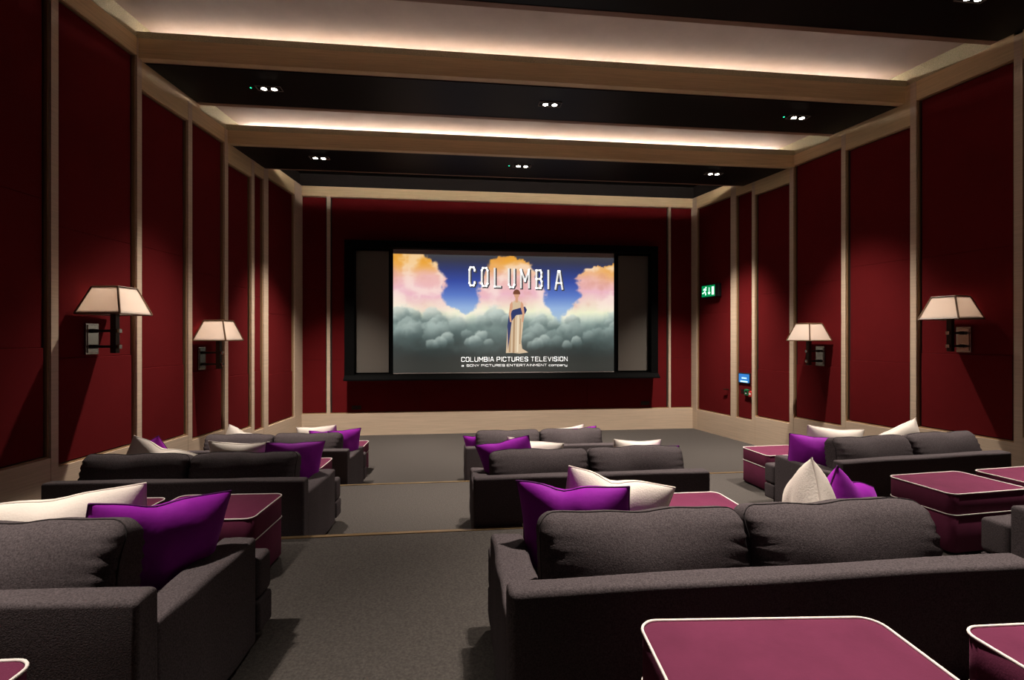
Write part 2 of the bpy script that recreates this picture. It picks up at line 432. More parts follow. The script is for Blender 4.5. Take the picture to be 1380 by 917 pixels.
sx0, sx1, sz0, sz1 = -1.339, 3.659, 1.372, 3.99
S(MB().box(sx0, sx1, 11.235, 11.245, 1.35, 4.127)).build('screen_cloth', 'screen_white', scr)
# the projected picture: a fine grid with computed cloud colours
def hsh(i, j, s):
    n = (i*374761393 + j*668265263 + s*974711) & 0xffffffff
    n = ((n ^ (n >> 13))*1274126177) & 0xffffffff
    return ((n ^ (n >> 16)) & 0xffff)/65535
def vnoise(x, y, s):
    i, j = math.floor(x), math.floor(y); a, b = x-i, y-j
    a = a*a*(3-2*a); b = b*b*(3-2*b)
    return (hsh(i, j, s)*(1-a)+hsh(i+1, j, s)*a)*(1-b)+(hsh(i, j+1, s)*(1-a)+hsh(i+1, j+1, s)*a)*b
def fbm(x, y, s, o=5):
    t = 0; w = .5; n = 0
    for k in range(o): t += w*vnoise(x, y, s+k*17); n += w; x *= 2.03; y *= 2.03; w *= .53
    return t/n
def billow(x, y, s, o=4):
    t = 0; w = .5; n = 0
    for k in range(o): t += w*abs(2*vnoise(x, y, s+k*13)-1); n += w; x *= 2.1; y *= 2.1; w *= .5
    return 1-t/n
def mixc(a, b, t):
    t = max(0, min(1, t)); return tuple(a[i]+(b[i]-a[i])*t for i in range(3))
def ramp(v, st):
    for k in range(len(st)-1):
        if v <= st[k+1][0]: return mixc(st[k][1], st[k+1][1], (v-st[k][0])/(st[k+1][0]-st[k][0]))
    return st[-1][1]
def interp(v, st):
    for k in range(len(st)-1):
        if v <= st[k+1][0]: return st[k][1]+(st[k+1][1]-st[k][1])*max(0, (v-st[k][0])/(st[k+1][0]-st[k][0]))
    return st[-1][1]
def sm(a, b, x):
    t = max(0, min(1, (x-a)/(b-a))); return t*t*(3-2*t)
SKY = [(0, (140, 165, 185)), (.45, (170, 195, 215)), (.55, (150, 180, 222)), (.66, (92, 122, 196)), (.78, (56, 76, 158)), (.88, (50, 60, 112)), (.95, (56, 58, 78)), (1, (66, 66, 70))]
PLUME = [(0, (205, 222, 212)), (.42, (212, 224, 208)), (.5, (240, 240, 205)), (.58, (242, 216, 200)), (.68, (236, 184, 196)), (.78, (238, 186, 178)), (.88, (236, 176, 112)), (.96, (234, 164, 62)), (1.1, (222, 150, 50))]
LOW = [(0, (50, 51, 48)), (.1, (46, 49, 47)), (.2, (52, 60, 58)), (.30, (78, 92, 90)), (.40, (112, 130, 126)), (.5, (168, 186, 176)), (.6, (205, 215, 200))]
_rp = random.Random(11)
PUFFS = [(_rp.uniform(-.02, 1.02), .47-.20*(k/44)+_rp.uniform(-.03, .03), _rp.uniform(.030, .062), .85-.6*(k/44)) for k in range(44)]
PUFFS += [(.17, .235, .030, .62), (.235, .285, .036, .8), (.205, .25, .036, .7), (.335, .25, .030, .6), (.385, .30, .036, .85), (.36, .26, .036, .72), (.42, .25, .026, .6), (.62, .225, .030, .55), (.675, .265, .036, .75), (.645, .24, .034, .66), (.78, .225, .028, .6), (.82, .26, .032, .75)]
def picture(u, v):
    wx = (fbm(u*9, v*5, 3)-.5)*.055; wy = (fbm(u*9+7, v*5+3, 5)-.5)*.09
    wx += (billow(u*26, v*15, 83)-.62)*.035; wy += (billow(u*26+5, v*15, 85)-.62)*.05
    uu, vv = u+wx, v+wy
    c = ramp(v, SKY)
    c = mixc(c, (200, 205, 225), sm(.62, .85, fbm(u*3, v*9, 21))*.35)
    left = interp(vv, [(0, .40), (.44, .36), (.5, .31), (.58, .225), (.66, .205), (.78, .222), (.9, .19), (1.0, .15), (1.2, .1)])
    c0 = interp(vv, [(0, .26), (.44, .30), (.5, .33), (.6, .38), (.7, .385), (.85, .415), (.97, .44), (1.02, .5)])
    c1 = interp(vv, [(0, .76), (.44, .74), (.5, .715), (.6, .665), (.7, .68), (.85, .645), (.97, .60), (1.02, .5)])
    rt = interp(vv, [(0, .70), (.44, .74), (.5, .765), (.58, .82), (.68, .84), (.8, .83), (.9, .87), (.945, 1.02)])
    e = max(sm(-.008, .012, left-uu), min(sm(-.008, .012, uu-c0), sm(-.008, .012, c1-uu)), sm(-.008, .012, uu-rt))
    bl = billow(u*7, v*5, 31)
    p = ramp(v + (fbm(u*6, v*6, 11)-.5)*.16, PLUME)
    p = mixc(p, (255, 240, 225), sm(.55, .85, bl)*.55)
    p = mixc(p, (205, 130, 110), sm(.5, .2, bl)*.35)
    c = mixc(c, p, e)
    edge = .47 + (fbm(u*8, 1.3, 41)-.5)*.16 - .05*math.exp(-((u-.3)/.05)**2) - .05*math.exp(-((u-.75)/.05)**2)
    lowc = ramp(v + (fbm(u*7, v*5, 51)-.5)*.22, LOW)
    c = mixc(c, lowc, sm(.07, -.05, v-edge))
    if v < .58:
        wob = (fbm(u*34, v*20, 61)-.5)*.75
        for (pu, pv, pr, br) in PUFFS:
            du = (u-pu)/pr
            if abs(du) > 1.45: continue
            dv = (v-pv)*.53/pr
            if abs(dv) > 1.3: continue
            d = math.hypot(du, dv) + wob
            if d > 1: continue
            k = sm(1, .72, d)*sm(-.85, .0, dv)
            if k <= 0: continue
            lit = sm(-.5, .9, dv*.9 - du*.25 + wob*.5)
            c = mixc(c, mixc(mixc((60, 72, 70), (104, 122, 120), br), mixc((140, 160, 156), (222, 232, 222), br), lit), k*(.35+.5*br))
    c = mixc(c, (50, 52, 48), sm(.17, .07, v)*.9)
    return c
NU, NV = 260, 138
vs = [(sx0+(sx1-sx0)*i/NU-ox, 11.232-oy, sz0+(sz1-sz0)*j/NV-oz) for j in range(NV+1) for i in range(NU+1)]
fs = [(j*(NU+1)+i, j*(NU+1)+i+1, (j+1)*(NU+1)+i+1, (j+1)*(NU+1)+i) for j in range(NV) for i in range(NU)]
me = bpy.data.meshes.new('picture'); me.from_pydata(vs, [], fs)
ca = me.color_attributes.new('Col', 'FLOAT_COLOR', 'POINT')
buf = []
for j in range(NV+1):
    for i in range(NU+1):
        buf += list(lin(*picture(i/NU, j/NV)))
ca.data.foreach_set('color', buf)
me.materials.append(MATS['picture'])
pic = bpy.data.objects.new('picture', me); col.objects.link(pic); pic.parent = scr

# lettering: stroke font on a 4 x 6 grid with cut corners
GL = {
 'C': [[(4, 1.2), (4, .8), (3.2, 0), (.8, 0), (0, .8), (0, 5.2), (.8, 6), (3.2, 6), (4, 5.2), (4, 4.8)]],
 'O': [[(.8, 0), (3.2, 0), (4, .8), (4, 5.2), (3.2, 6), (.8, 6), (0, 5.2), (0, .8), (.8, 0)]],
 'L': [[(0, 6), (0, 0), (3.8, 0)]], 'U': [[(0, 6), (0, .8), (.8, 0), (3.2, 0), (4, .8), (4, 6)]],
 'M': [[(0, 0), (0, 6), (2.4, 2.2), (4.8, 6), (4.8, 0)]],
 'B': [[(0, 0), (0, 6), (3.1, 6), (3.8, 5.3), (3.8, 3.8), (3.1, 3.1), (0, 3.1)], [(3.1, 3.1), (4, 2.3), (4, .8), (3.2, 0), (0, 0)]],
 'I': [[(.4, 0), (.4, 6)]], 'A': [[(0, 0), (1.7, 6), (2.5, 6), (4.2, 0)], [(.7, 2), (3.5, 2)]],
 'P': [[(0, 0), (0, 6), (3.2, 6), (4, 5.2), (4, 3.5), (3.2, 2.7), (0, 2.7)]],
 'R': [[(0, 0), (0, 6), (3.2, 6), (4, 5.2), (4, 3.5), (3.2, 2.7), (0, 2.7)], [(2.2, 2.7), (4, 0)]],
 'T': [[(0, 6), (4, 6)], [(2, 6), (2, 0)]], 'E': [[(3.8, 6), (0, 6), (0, 0), (3.8, 0)], [(0, 3.1), (3.2, 3.1)]],
 'S': [[(4, 4.9), (4, 5.2), (3.2, 6), (.8, 6), (0, 5.2), (0, 3.8), (.8, 3.1), (3.2, 3.1), (4, 2.3), (4, .8), (3.2, 0), (.8, 0), (0, .8), (0, 1.1)]],
 'V': [[(0, 6), (2.1, 0), (4.2, 6)]], 'N': [[(0, 0), (0, 6), (4, 0), (4, 6)]], 'Y': [[(0, 6), (2, 3), (4, 6)], [(2, 3), (2, 0)]],
 'a': [[(0, 4), (3, 4), (3.6, 3.4), (3.6, 0), (.6, 0), (0, .6), (0, 1.6), (.6, 2.2), (3.6, 2.2)]],
 'c': [[(3.6, 4), (.6, 4), (0, 3.4), (0, .6), (.6, 0), (3.6, 0)]], 'o': [[(.6, 0), (3, 0), (3.6, .6), (3.6, 3.4), (3, 4), (.6, 4), (0, 3.4), (0, .6), (.6, 0)]],
 'm': [[(0, 0), (0, 4), (4.8, 4), (5.4, 3.4), (5.4, 0)], [(2.7, 4), (2.7, 0)]], 'p': [[(0, -1.8), (0, 4), (3, 4), (3.6, 3.4), (3.6, .6), (3, 0), (0, 0)]],
 'n': [[(0, 0), (0, 4), (3, 4), (3.6, 3.4), (3.6, 0)]], 'y': [[(0, 4), (0, .6), (.6, 0), (3.6, 0)], [(3.6, 4), (3.6, -1.2), (3, -1.8), (.3, -1.8)]],
}
def adv(ch): return max(x for st in GL[ch] for x, y in st)
def glyph(mb, ch, x, z, sx, sz, t, y, shear=0):
    """flat strokes of width t (metres)"""
    for st in GL[ch]:
        P = [Vector((x+px*sx, z+pz*sz)) for px, pz in st]
        for k in range(len(P)-1):
            a, b = P[k], P[k+1]; d = (b-a).normalized(); n = Vector((-d.y, d.x))*t/2; e = d*t*.42
            q = [a-e-n, b+e-n, b+e+n, a-e+n]
            mb.add([(p.x-ox, y-oy, p.y-oz) for p in q], [(0, 1, 2, 3)])
def text_line(mb, s, u0, u1, z, sz, t, y, gap=1.3, space=2.6):
    tot = 0
    for i, ch in enumerate(s):
        tot += space if ch == ' ' else adv(ch)+(gap if i < len(s)-1 else 0)
    x = sx0+(sx1-sx0)*u0; sx = (sx1-sx0)*(u1-u0)/tot
    for ch in s:
        if ch == ' ': x += space*sx; continue
        glyph(mb, ch, x, z, sx, sz, t, y); x += (adv(ch)+gap)*sx
UW = sx1-sx0; VH = sz1-sz0
for nm, mt, dx, dz, t, y in (('letter_shadow', 'text_shadow', .018, -.016, .066, 11.2305), ('letter', 'text_white', 0, 0, .040, 11.2290)):
    for ch, u0, u1, zz in (('C', .334, .357, 0), ('O', .389, .415, -.004), ('L', .447, .473, -.008), ('U', .511, .536, -.011), ('M', .566, .603, -.014), ('B', .637, .661, -.017), ('I', .690, .694, -.018), ('A', .725, .757, -.022)):
        mb = MB(); glyph(mb, ch, sx0+UW*u0+dx, sz0+VH*(.742+zz)+dz, UW*(u1-u0)/max(adv(ch), .8), VH*.155/6, t, y); mb.build(nm, mt, pic)
mb = MB(); text_line(mb, 'COLUMBIA PICTURES TELEVISION', .299, .780, sz0+VH*.092, VH*.036/6, .0115, 11.2288, gap=1.9, space=2.6); tag(mb.build('lettering', 'text_white', pic), kind='stuff')
mb = MB()
def small(s, u0, u1): text_line(mb, s, u0, u1, sz0+VH*.049, VH*.0175/6, .0062, 11.2288, gap=1.5, space=2.2)
small('a', .300, .308); small('SONY PICTURES ENTERTAINMENT', .322, .684); small('company', .695, .779)
tag(mb.build('lettering', 'text_white', pic), kind='stuff')
# a plain robed figure on the title card (generic stand-in)
def flat(name, pts, m, y):
    b = MB().add([(sx0+UW*u-ox, y-oy, sz0+VH*v-oz) for u, v in pts], [tuple(range(len(pts)))])
    return b.build(name, m, pic)
for nm, cc in (('robe', (214, 188, 156)), ('robe_fold', (176, 142, 108)), ('robe_light', (236, 218, 190)), ('drape', (48, 58, 104)), ('skin', (214, 160, 128)), ('hair', (120, 72, 52))):
    c_ = lin(*cc); mat('pic_'+nm, (.02, .02, .02), emit=c_, estr=1.0)
flat('figure_robe', [(.498, .163), (.50, .22), (.505, .38), (.512, .50), (.524, .585), (.535, .615), (.558, .615), (.572, .585), (.578, .50), (.576, .40), (.568, .26), (.572, .20), (.600, .168), (.56, .158), (.53, .164)], 'pic_robe', 11.2300)
for k, (u0, u1, v0, v1) in enumerate(((.515, .522, .17, .46), (.532, .540, .165, .48), (.551, .557, .17, .5), (.563, .567, .24, .46))):
    flat('figure_fold', [(u0-.004, v0), (u1-.003, v0), (u1, v1), (u0, v1)], 'pic_robe_fold' if k != 2 else 'pic_robe_light', 11.2296)
flat('figure_drape', [(.507, .19), (.505, .40), (.512, .50), (.530, .535), (.585, .565), (.594, .535), (.585, .50), (.545, .49), (.525, .44), (.514, .28)], 'pic_drape', 11.2294)
flat('figure_neck', [(.541, .60), (.541, .655), (.553, .655), (.553, .60)], 'pic_skin', 11.2296)
flat('figure_head', [(.547+.0125*math.cos(R(30*k)), .668+.032*math.sin(R(30*k))) for k in range(12)], 'pic_skin', 11.2294)
flat('figure_hair', [(.547+.0165*math.cos(R(20*k-10)), .676+.036*math.sin(R(20*k-10))) for k in range(11)], 'pic_hair', 11.2292)
for s in (-1, 1):
    flat('figure_arm', [(.547+s*.020, .61), (.547+s*.030, .585), (.547+s*.036, .50), (.547+s*.030, .43), (.547+s*.023, .43), (.547+s*.026, .50), (.547+s*.018, .56)], 'pic_skin', 11.2291)

# ------------------------------------------------------------------ sofas
SW, SH, SD, TB, AH, SA, AW, SEAT = 2.055, .701, 1.03, .115, .568, .878, .165, .454
def wave(o, u, amp, fx, fy, ph):
    return amp*math.sin(fx*u[0]+ph)*math.cos(fy*u[2]+ph*1.7)
def cushion_fn(seed, hx, hy, hz):
    rnd = random.Random(seed); ph = [rnd.uniform(0, 6) for _ in range(6)]
    def fn(o, u):
        x, y, z = o
        fx = 1-abs(u[0])**2.6; fz = 1-abs(u[2])**2.2
        y += math.copysign(1, y)*min(1, abs(u[1])*1.4)*.038*max(0, fx)*max(0, fz)       # belly
        y *= 1 - .40*max(0, u[2])**3 - .25*max(0, -u[2])**3
        z += .004*max(0, fx)*(1 if u[2] > 0 else .3)*abs(u[2])                              # crowned top
        x *= 1 - .016*(1-abs(u[2])**2)*abs(u[0])**3                                         # pinched ends
        # puckers by the ends
        k = abs(u[0])**7
        y += .012*k*math.sin(30*u[2]+ph[0]+2*u[0])*math.copysign(1, y)*(.3+.7*(u[2] < .6))
        z += .006*math.sin(5*u[0]+ph[1]) + .003*math.sin(11*u[0]+ph[2])
        y += .006*math.sin(4*u[0]+ph[3])*math.cos(3*u[2]+ph[4])
        return [x, y, z]
    return fn
# parts of one sofa, in local space: x = -SW/2..SW/2, y = 0 (back) .. SD (front), z = 0 floor
hw = SW/2
def soft(seed, amp):
    ph = random.Random(seed).uniform(0, 6)
    def fn(o, u):
        return [o[0]+amp*math.sin(7*u[1]+ph)*abs(u[0]), o[1]+amp*.6*math.sin(5*u[0]+ph), o[2]+amp*math.sin(6*u[0]+3*u[1]+ph)*max(0, u[2])]
    return fn
M_back = MB().rbox(-hw, hw, 0, TB, .03, SH, r=.022, div=(14, 1, 4), cs=3, fn=soft(3, .003)).mesh('back', 'sofa', True)
M_armL = MB().rbox(-hw, -hw+AW, TB-.005, SA, .03, AH, r=.024, div=(2, 8, 4), cs=3, fn=soft(5, .004)).mesh('arm', 'sofa', True)
M_armR = MB().rbox(hw-AW, hw, TB-.005, SA, .03, AH, r=.024, div=(2, 8, 4), cs=3, fn=soft(6, .004)).mesh('arm', 'sofa', True)
b = MB(); b.rbox(-hw+AW-.01, hw-AW+.01, .10, SD-.02, .07, .235, r=.02, div=(6, 2, 1)); b.rbox(-hw-.006, hw+.006, SA+.002, SD+.004, .07, .235, r=.02, div=(6, 1, 1), fn=soft(8, .003))
M_base = b.mesh('base', 'sofa', True)
def seat_mesh(s):
    b = MB(); x0, x1 = (0.002, hw-AW+.002) if s > 0 else (-hw+AW-.002, -.002)
    def fn(o, u): return [o[0], o[1], o[2] + (.016*max(0, 1-u[0]**2)*max(0, 1-u[1]**2) if u[2] > 0 else 0)]
    b.rbox(x0, x1, TB+.01, SD+.006, .237, SEAT, r=.035, div=(8, 8, 1), fn=fn)
    e0, e1 = (hw-AW-.06, hw+.004) if s > 0 else (-hw-.004, -hw+AW+.06)
    b.rbox(e0, e1, SA+.004, SD+.006, .237, SEAT-.004, r=.03, div=(3, 3, 1))
    return b.mesh('seat_cushion', 'sofa', True)
M_seat = {s: seat_mesh(s) for s in (-1, 1)}
cw = (SW-2*AW+.06)/2 - .012
def back_cushion(seed):
    return MB().rbox(-cw/2, cw/2, -.115, .115, -.235, .245, r=.062, div=(30, 2, 20), cs=5, fn=cushion_fn(seed, cw/2, .115, .24)).mesh('back_cushion', 'sofa', True)
M_bc = [back_cushion(k) for k in range(6)]
def seam_ring(seed):
    fn = cushion_fn(seed, cw/2, .115, .24); pts = []
    hx, hz, r = cw/2, .24, .062
    q = []
    for (cx, cz, a0) in ((hx-r, hz-r, 0), (-hx+r, hz-r, 90), (-hx+r, -hz+r, 180), (hx-r, -hz+r, 270)):
        for k in range(5):
            a = R(a0+90*k/4); q.append((cx+r*math.cos(a), cz+r*math.sin(a)))
    full = []
    for i in range(len(q)):
        p, n = q[i], q[(i+1) % len(q)]
        m = max(1, int(math.hypot(n[0]-p[0], n[1]-p[1])/.04))
        for k in range(m): full.append((p[0]+(n[0]-p[0])*k/m, p[1]+(n[1]-p[1])*k/m))
    y = -.055
    for (x, z) in full:
        o = fn([x, y, z+.005], [x/hx, y/.115, z/hz]); pts.append((o[0]*1.002, o[1], o[2]+.002*(1 if z > 0 else -1)))
    return MB().tube(pts, .0028, 5, True).mesh('piping', 'sofa_seam', True)
M_seam = [seam_ring(k) for k in range(6)]
b = MB(); 
M_foot = MB().box(-.03, .03, -.03, .03, 0, .075).mesh('foot', 'foot_black')

def sofa(ref, rot, side, z, label, seed, lean=(12, 12), shift=(0, 0), cs_=1.0):
    """ref = rear corner in plan (right rear corner for side L, left rear otherwise)"""
    c, s = math.cos(rot), math.sin(rot); k = -1 if side == 'L' else 1
    t = empty('sofa', (ref[0]+k*hw*c, ref[1]+k*hw*s, z), rot)
    tag(t, label, 'sofa', 'charcoal sofas in rows facing the screen')
    place(M_back, 'back', t); place(M_armL, 'arm', t); place(M_armR, 'arm', t); place(M_base, 'base', t)
    for q in (-1, 1):
        place(M_seat[q], 'seat_cushion', t)
        n = (seed + (q > 0)) % 6
        cu = place(M_bc[n], 'back_cushion', t, (q*(cw/2*cs_+.004)+shift[1], TB+.135+shift[0], SEAT+.165+(.004 if q > 0 else 0)), (R(-lean[q > 0]), 0, R(.8*q)))
        cu.scale.x = cs_
        place(M_seam[n], 'piping', cu)
        for y in (.08, SD-.10): place(M_foot, 'foot', t, (q*(hw-.09), y, 0))
    return t
rL, rM, rR = R(-3.48), R(.0), R(5.4)
SO = {}
SO['1L'] = sofa((-1.038, 1.777), rL, 'L', T1, 'nearest dark grey sofa, cut by the left edge of the photo', 0, cs_=.955, shift=(0, -.02))
SO['2L'] = sofa((-1.218, 4.244), rL, 'L', T2, 'black looking sofa by the left wall, second from the screen', 2)
SO['3L'] = sofa((-1.364, 6.636), rL, 'L', T3, 'small far sofa at left on the front floor, nearest the screen', 4)
SO['1M'] = sofa((.184, 1.677), rM, 'M', T1, 'large dark grey sofa in the right foreground behind two burgundy ottomans', 1, cs_=.95, shift=(0, -.045))
SO['2M'] = sofa((.157, 4.133), rM, 'M', T2, 'middle dark grey sofa in the centre column, between two others', 3)
SO['3M'] = sofa((.143, 6.60), rM, 'M', T3, 'farthest dark grey sofa in the centre column, below the screen', 5)
SO['2R'] = sofa((3.581, 4.28), rR, 'R', T2, 'dark grey sofa by the right wall under the nearer sconces', 2, lean=(10, 14))
SO['1R'] = sofa((3.367, 1.755), rR, 'R', T1, 'dark grey sofa of which only a front corner shows at the right edge', 4)

# ------------------------------------------------------------------ ottomans
OW, OD, OH, OS = .705, .50, .45, .157
def otto_fn(o, u):
    return [o[0], o[1], o[2] + (.014*max(0, 1-u[0]**4)*max(0, 1-u[1]**4) if u[2] > 0 else 0)]
def rrect(w, d, r, n=5):
    P = []
    for (cx, cy, a0) in ((w/2-r, d/2-r, 0), (-w/2+r, d/2-r, 90), (-w/2+r, -d/2+r, 180), (w/2-r, -d/2+r, 270)):
        for k in range(n+1):
            a = R(a0+90*k/n); P.append((cx+r*math.cos(a), cy+r*math.sin(a)))
    return P
def prism(w, d, r, z0, z1, crown=0.0, rim=.008):
    """rounded-corner block with slightly rounded rims"""
    b = MB(); rings = []
    for (ins, z) in ((rim, z0), (0, z0+rim), (0, z1-rim), (rim*.6, z1-rim*.3), (rim*2, z1)):
        rings.append([(x, y, z) for x, y in rrect(w-2*ins, d-2*ins, max(.005, r-ins))])
    for (f, zz) in ((.85, .45), (.6, .75), (.3, .93)):
        rings.append([(x*f, y*f, z1+crown*zz) for x, y in rrect(w-4*rim, d-4*rim, r)])
    n = len(rings[0]); vs = [p for q in rings for p in q]; fs = []
    for i in range(len(rings)-1):
        for k in range(n): fs.append((i*n+k, i*n+(k+1) % n, (i+1)*n+(k+1) % n, (i+1)*n+k))
    fs.append(tuple(range(n))); fs.append(tuple((len(rings)-1)*n+k for k in range(n)))
    return b.add(vs, fs)
M_top = prism(OW, OD, .055, OH-OS, OH-.004, .014).mesh('top_cushion', 'burgundy', True)
M_obase = prism(OW-.004, OD-.004, .05, .02, OH-OS-.002, 0).mesh('base', 'burgundy', True)
M_pipe1 = MB().tube([(x, y, OH-.006) for x, y in rrect(OW+.002, OD+.002, .055, 6)], .0045, 6, True).mesh('piping', 'white_piping', True)
M_pipe2 = MB().tube([(x, y, OH-OS) for x, y in rrect(OW+.002, OD+.002, .055, 6)], .0038, 6, True).mesh('piping', 'white_piping', True)
M_ofoot = MB().tube([(0, 0, 0), (0, 0, .022)], .022, 10).mesh('foot', 'foot_black')
def ottoman(x, y, z, rot, label):
    t = empty('ottoman', (x, y, z), rot); tag(t, label, 'ottoman', 'burgundy ottomans with white piping')
    tc = place(M_top, 'top_cushion', t); place(M_pipe1, 'piping', tc)
    bs = place(M_obase, 'base', t); place(M_pipe2, 'piping', t)
    for a in (-1, 1):
        for c in (-1, 1): place(M_ofoot, 'foot', t, (a*(OW/2-.08), c*(OD/2-.08), 0))
ottoman(.865, 1.14, T0, R(-5), 'burgundy ottoman in the bottom foreground, whole top showing behind the large sofa')
ottoman(1.78, 1.02, T0, R(-2), 'burgundy ottoman cut by the bottom right corner of the photo')
ottoman(-1.43, 1.19, T0, R(-2), 'burgundy ottoman corner peeking in at the bottom left')
ottoman(-1.585, 3.535, T1, R(-3), 'burgundy ottoman behind the purple cushion of the left foreground sofa')
ottoman(-2.36, 3.53, T1, R(-3), 'burgundy ottoman of which a sliver shows behind the large white cushion at left')
ottoman(.815, 3.18, T1, R(0), 'burgundy ottoman hidden behind the purple cushion of the large foreground sofa')
ottoman(1.54, 3.20, T1, R(0), 'burgundy ottoman showing a strip beside the white cushion of the large foreground sofa')
ottoman(3.865, 3.475, T1, R(5), 'burgundy ottoman behind the right end of the large foreground sofa')
ottoman(4.73, 3.55, T1, R(5), 'burgundy ottoman cut by the right edge, before the right wall sofa')
ottoman(-1.785, 5.87, T2, R(-3), 'burgundy ottoman tip beyond the black looking sofa at left')
ottoman(-1.76, 8.25, T3, R(-2), 'pinkish lit ottoman beyond the small far left sofa')
ottoman(4.06, 5.88, T2, R(3), 'burgundy ottoman at the left front of the right wall sofa')
ottoman(4.82, 5.95, T2, R(4), 'burgundy ottoman hidden behind the cushions of the right wall sofa')

# ------------------------------------------------------------------ scatter cushions
def pillow_mesh(name, w, h, th, seed, material, fold=0.0):
    rnd = random.Random(seed); ph = [rnd.uniform(0, 6.28) for _ in range(8)]
    N = 22; b = MB(); top = {}; bot = {}; vs = []; fs = []
    def P(u, v, s):
        # u, v in -1..1 ; concave sides, pointed corners
        x = u*w/2*(1-.045*(1-abs(v)**2.2)*abs(u)**2.5); z = v*h/2*(1-.045*(1-abs(u)**2.2)*abs(v)**2.5)
        t = th/2*(max(0, 1-abs(u)**2.6)**.55)*(max(0, 1-abs(v)**2.6)**.55)
        t *= 1+.12*math.sin(3*u+ph[0])*math.cos(2.6*v+ph[1])
        t += .010*math.sin(9*u+5*v+ph[2])*(1-abs(u))*(1-abs(v))
        y = s*t
        y += .012*math.sin(2.2*u+ph[3])*v + .012*math.sin(2.0*v+ph[4])*u
        # a chop in the top edge
        z -= fold*math.exp(-((u-.15*math.sin(ph[5]))/.32)**2)*max(0, v)**2
        y += s*fold*.25*math.exp(-((u-.1)/.2)**2)*max(0, v)
        return (x, y, z)
    for s, D in ((1, top), (-1, bot)):
        for i in range(N+1):
            for j in range(N+1):
                u = math.sin((i/N-.5)*math.pi); v = math.sin((j/N-.5)*math.pi)
                e = i in (0, N) or j in (0, N)
                if e and s < 0: D[i, j] = top[i, j]; continue
                D[i, j] = len(vs); vs.append(P(u, v, s))
    for s, D in ((1, top), (-1, bot)):
        for i in range(N):
            for j in range(N):
                q = (D[i, j], D[i+1, j], D[i+1, j+1], D[i, j+1]); fs.append(q if s < 0 else tuple(reversed(q)))
    body = b.add(vs, fs).mesh(name, material, True)
    ring = [top[i, 0] for i in range(N)] + [top[N, j] for j in range(N)] + [top[i, N] for i in range(N, 0, -1)] + [top[0, j] for j in range(N, 0, -1)]
    pipe = MB().tube([vs[k] for k in ring], .0042, 5, True).mesh('piping', 'purple_dark' if material == 'purple' else 'cream_pipe', True)
    return body, pipe
PM = {}
for k in range(4):
    PM['purple', k] = pillow_mesh('scatter_cushion', .54, .50, .21, 40+k, 'purple', (.01, .025, .02, .035)[k])
    PM['cream', k] = pillow_mesh('scatter_cushion', .56, .50, .23, 60+k, 'cream', (.01, .02, .05, .01)[k])
def pillow(kind, var, top, yaw, roll, lean, label, sc=1.0):
    """top = middle of the upper edge; lean > 0 tips the top away from the viewer"""
    body, pipe = PM[kind, var]
    o = bpy.data.objects.new('scatter_cushion', body); col.objects.link(o)
    rotm = Matrix.Rotation(R(yaw), 4, 'Z') @ Matrix.Rotation(R(-lean), 4, 'X') @ Matrix.Rotation(R(-roll), 4, 'Y')
    c = Vector(top) - (rotm @ Vector((0, 0, .235*sc)))
    o.matrix_world = Matrix.Translation(c) @ rotm @ Matrix.Scale(sc, 4)
    tag(o, label, 'cushion', 'purple scatter cushions' if kind == 'purple' else 'white scatter cushions')
    p = place(pipe, 'piping', o)
    return o
pillow('purple', 1, (-1.236, 2.320, 1.445), 46, -9, -12, 'large crumpled purple cushion leaning on the arm of the left foreground sofa')
pillow('cream', 1, (-1.768, 2.500, 1.422), 23, 3, -12, 'large white cushion cut by the left edge behind a purple one', 1.1)
pillow('purple', 0, (-1.465, 4.870, 1.164), 34, -7, -10, 'purple cushion at the right end of the black looking left sofa')
pillow('cream', 0, (-1.977, 4.880, 1.171), -4, -1, -14, 'long white cushion edge beside a purple one above the black looking left sofa')
pillow('cream', 2, (-2.60, 4.90, 1.150), 15, -24, -12, 'white cushion with a pointed corner at the left end of the black looking sofa')
pillow('purple', 1, (-2.99, 5.05, 1.085), 25, 30, -12, 'purple corner peeking over the left end of the black looking sofa', .9)
pillow('purple', 0, (-1.52, 7.19, .855), 45, -4, -8, 'purple cushion at the right end of the small far left sofa')
pillow('cream', 3, (-1.938, 7.345, .881), -5, 4, -10, 'white cushion behind a purple one above the small far left sofa')
pillow('purple', 2, (-1.79, 7.20, .845), -8, 0, -10, 'purple cushion sliver in front of white above the small far left sofa', .8)
pillow('cream', 2, (-2.86, 7.30, .850), 5, -24, -10, 'white cushion tip at the wall end of the small far left sofa', .85)
pillow('purple', 3, (.545, 2.310, 1.449), -23, 3, -12, 'large purple cushion at the left end of the big foreground sofa')
pillow('cream', 2, (.875, 2.570, 1.402), -12, -10, -14, 'folded white cushion beside the large purple one on the big foreground sofa')
pillow('cream', 3, (1.80, 2.40, 1.455), 62, -24, 4, 'upright pointed white cushion seen edge on behind the big foreground sofa')
pillow('purple', 3, (2.17, 2.50, 1.375), 28, -22, -8, 'pointed purple cushion next to the upright white one', .95)
pillow('purple', 2, (.451, 4.765, 1.155), -18, 13, -12, 'tilted purple cushion at the left end of the middle centre sofa')
pillow('cream', 1, (.80, 4.93, 1.113), -11, -5, -12, 'crumpled white cushion left of the gap on the middle centre sofa')
pillow('cream', 0, (1.86, 4.94, 1.090), 4, -2, -12, 'white cushion at the right half of the middle centre sofa', .9)
pillow('purple', 0, (1.99, 4.76, 1.070), -10, 0, -12, 'purple sliver beside white at the right half of the middle centre sofa', .8)
pillow('purple', 1, (.30, 7.06, .775), -35, 12, -10, 'purple cushion at the left end of the farthest centre sofa', .85)
pillow('cream', 0, (1.70, 7.25, .825), 15, 6, -10, 'white tip above the farthest centre sofa', .8)
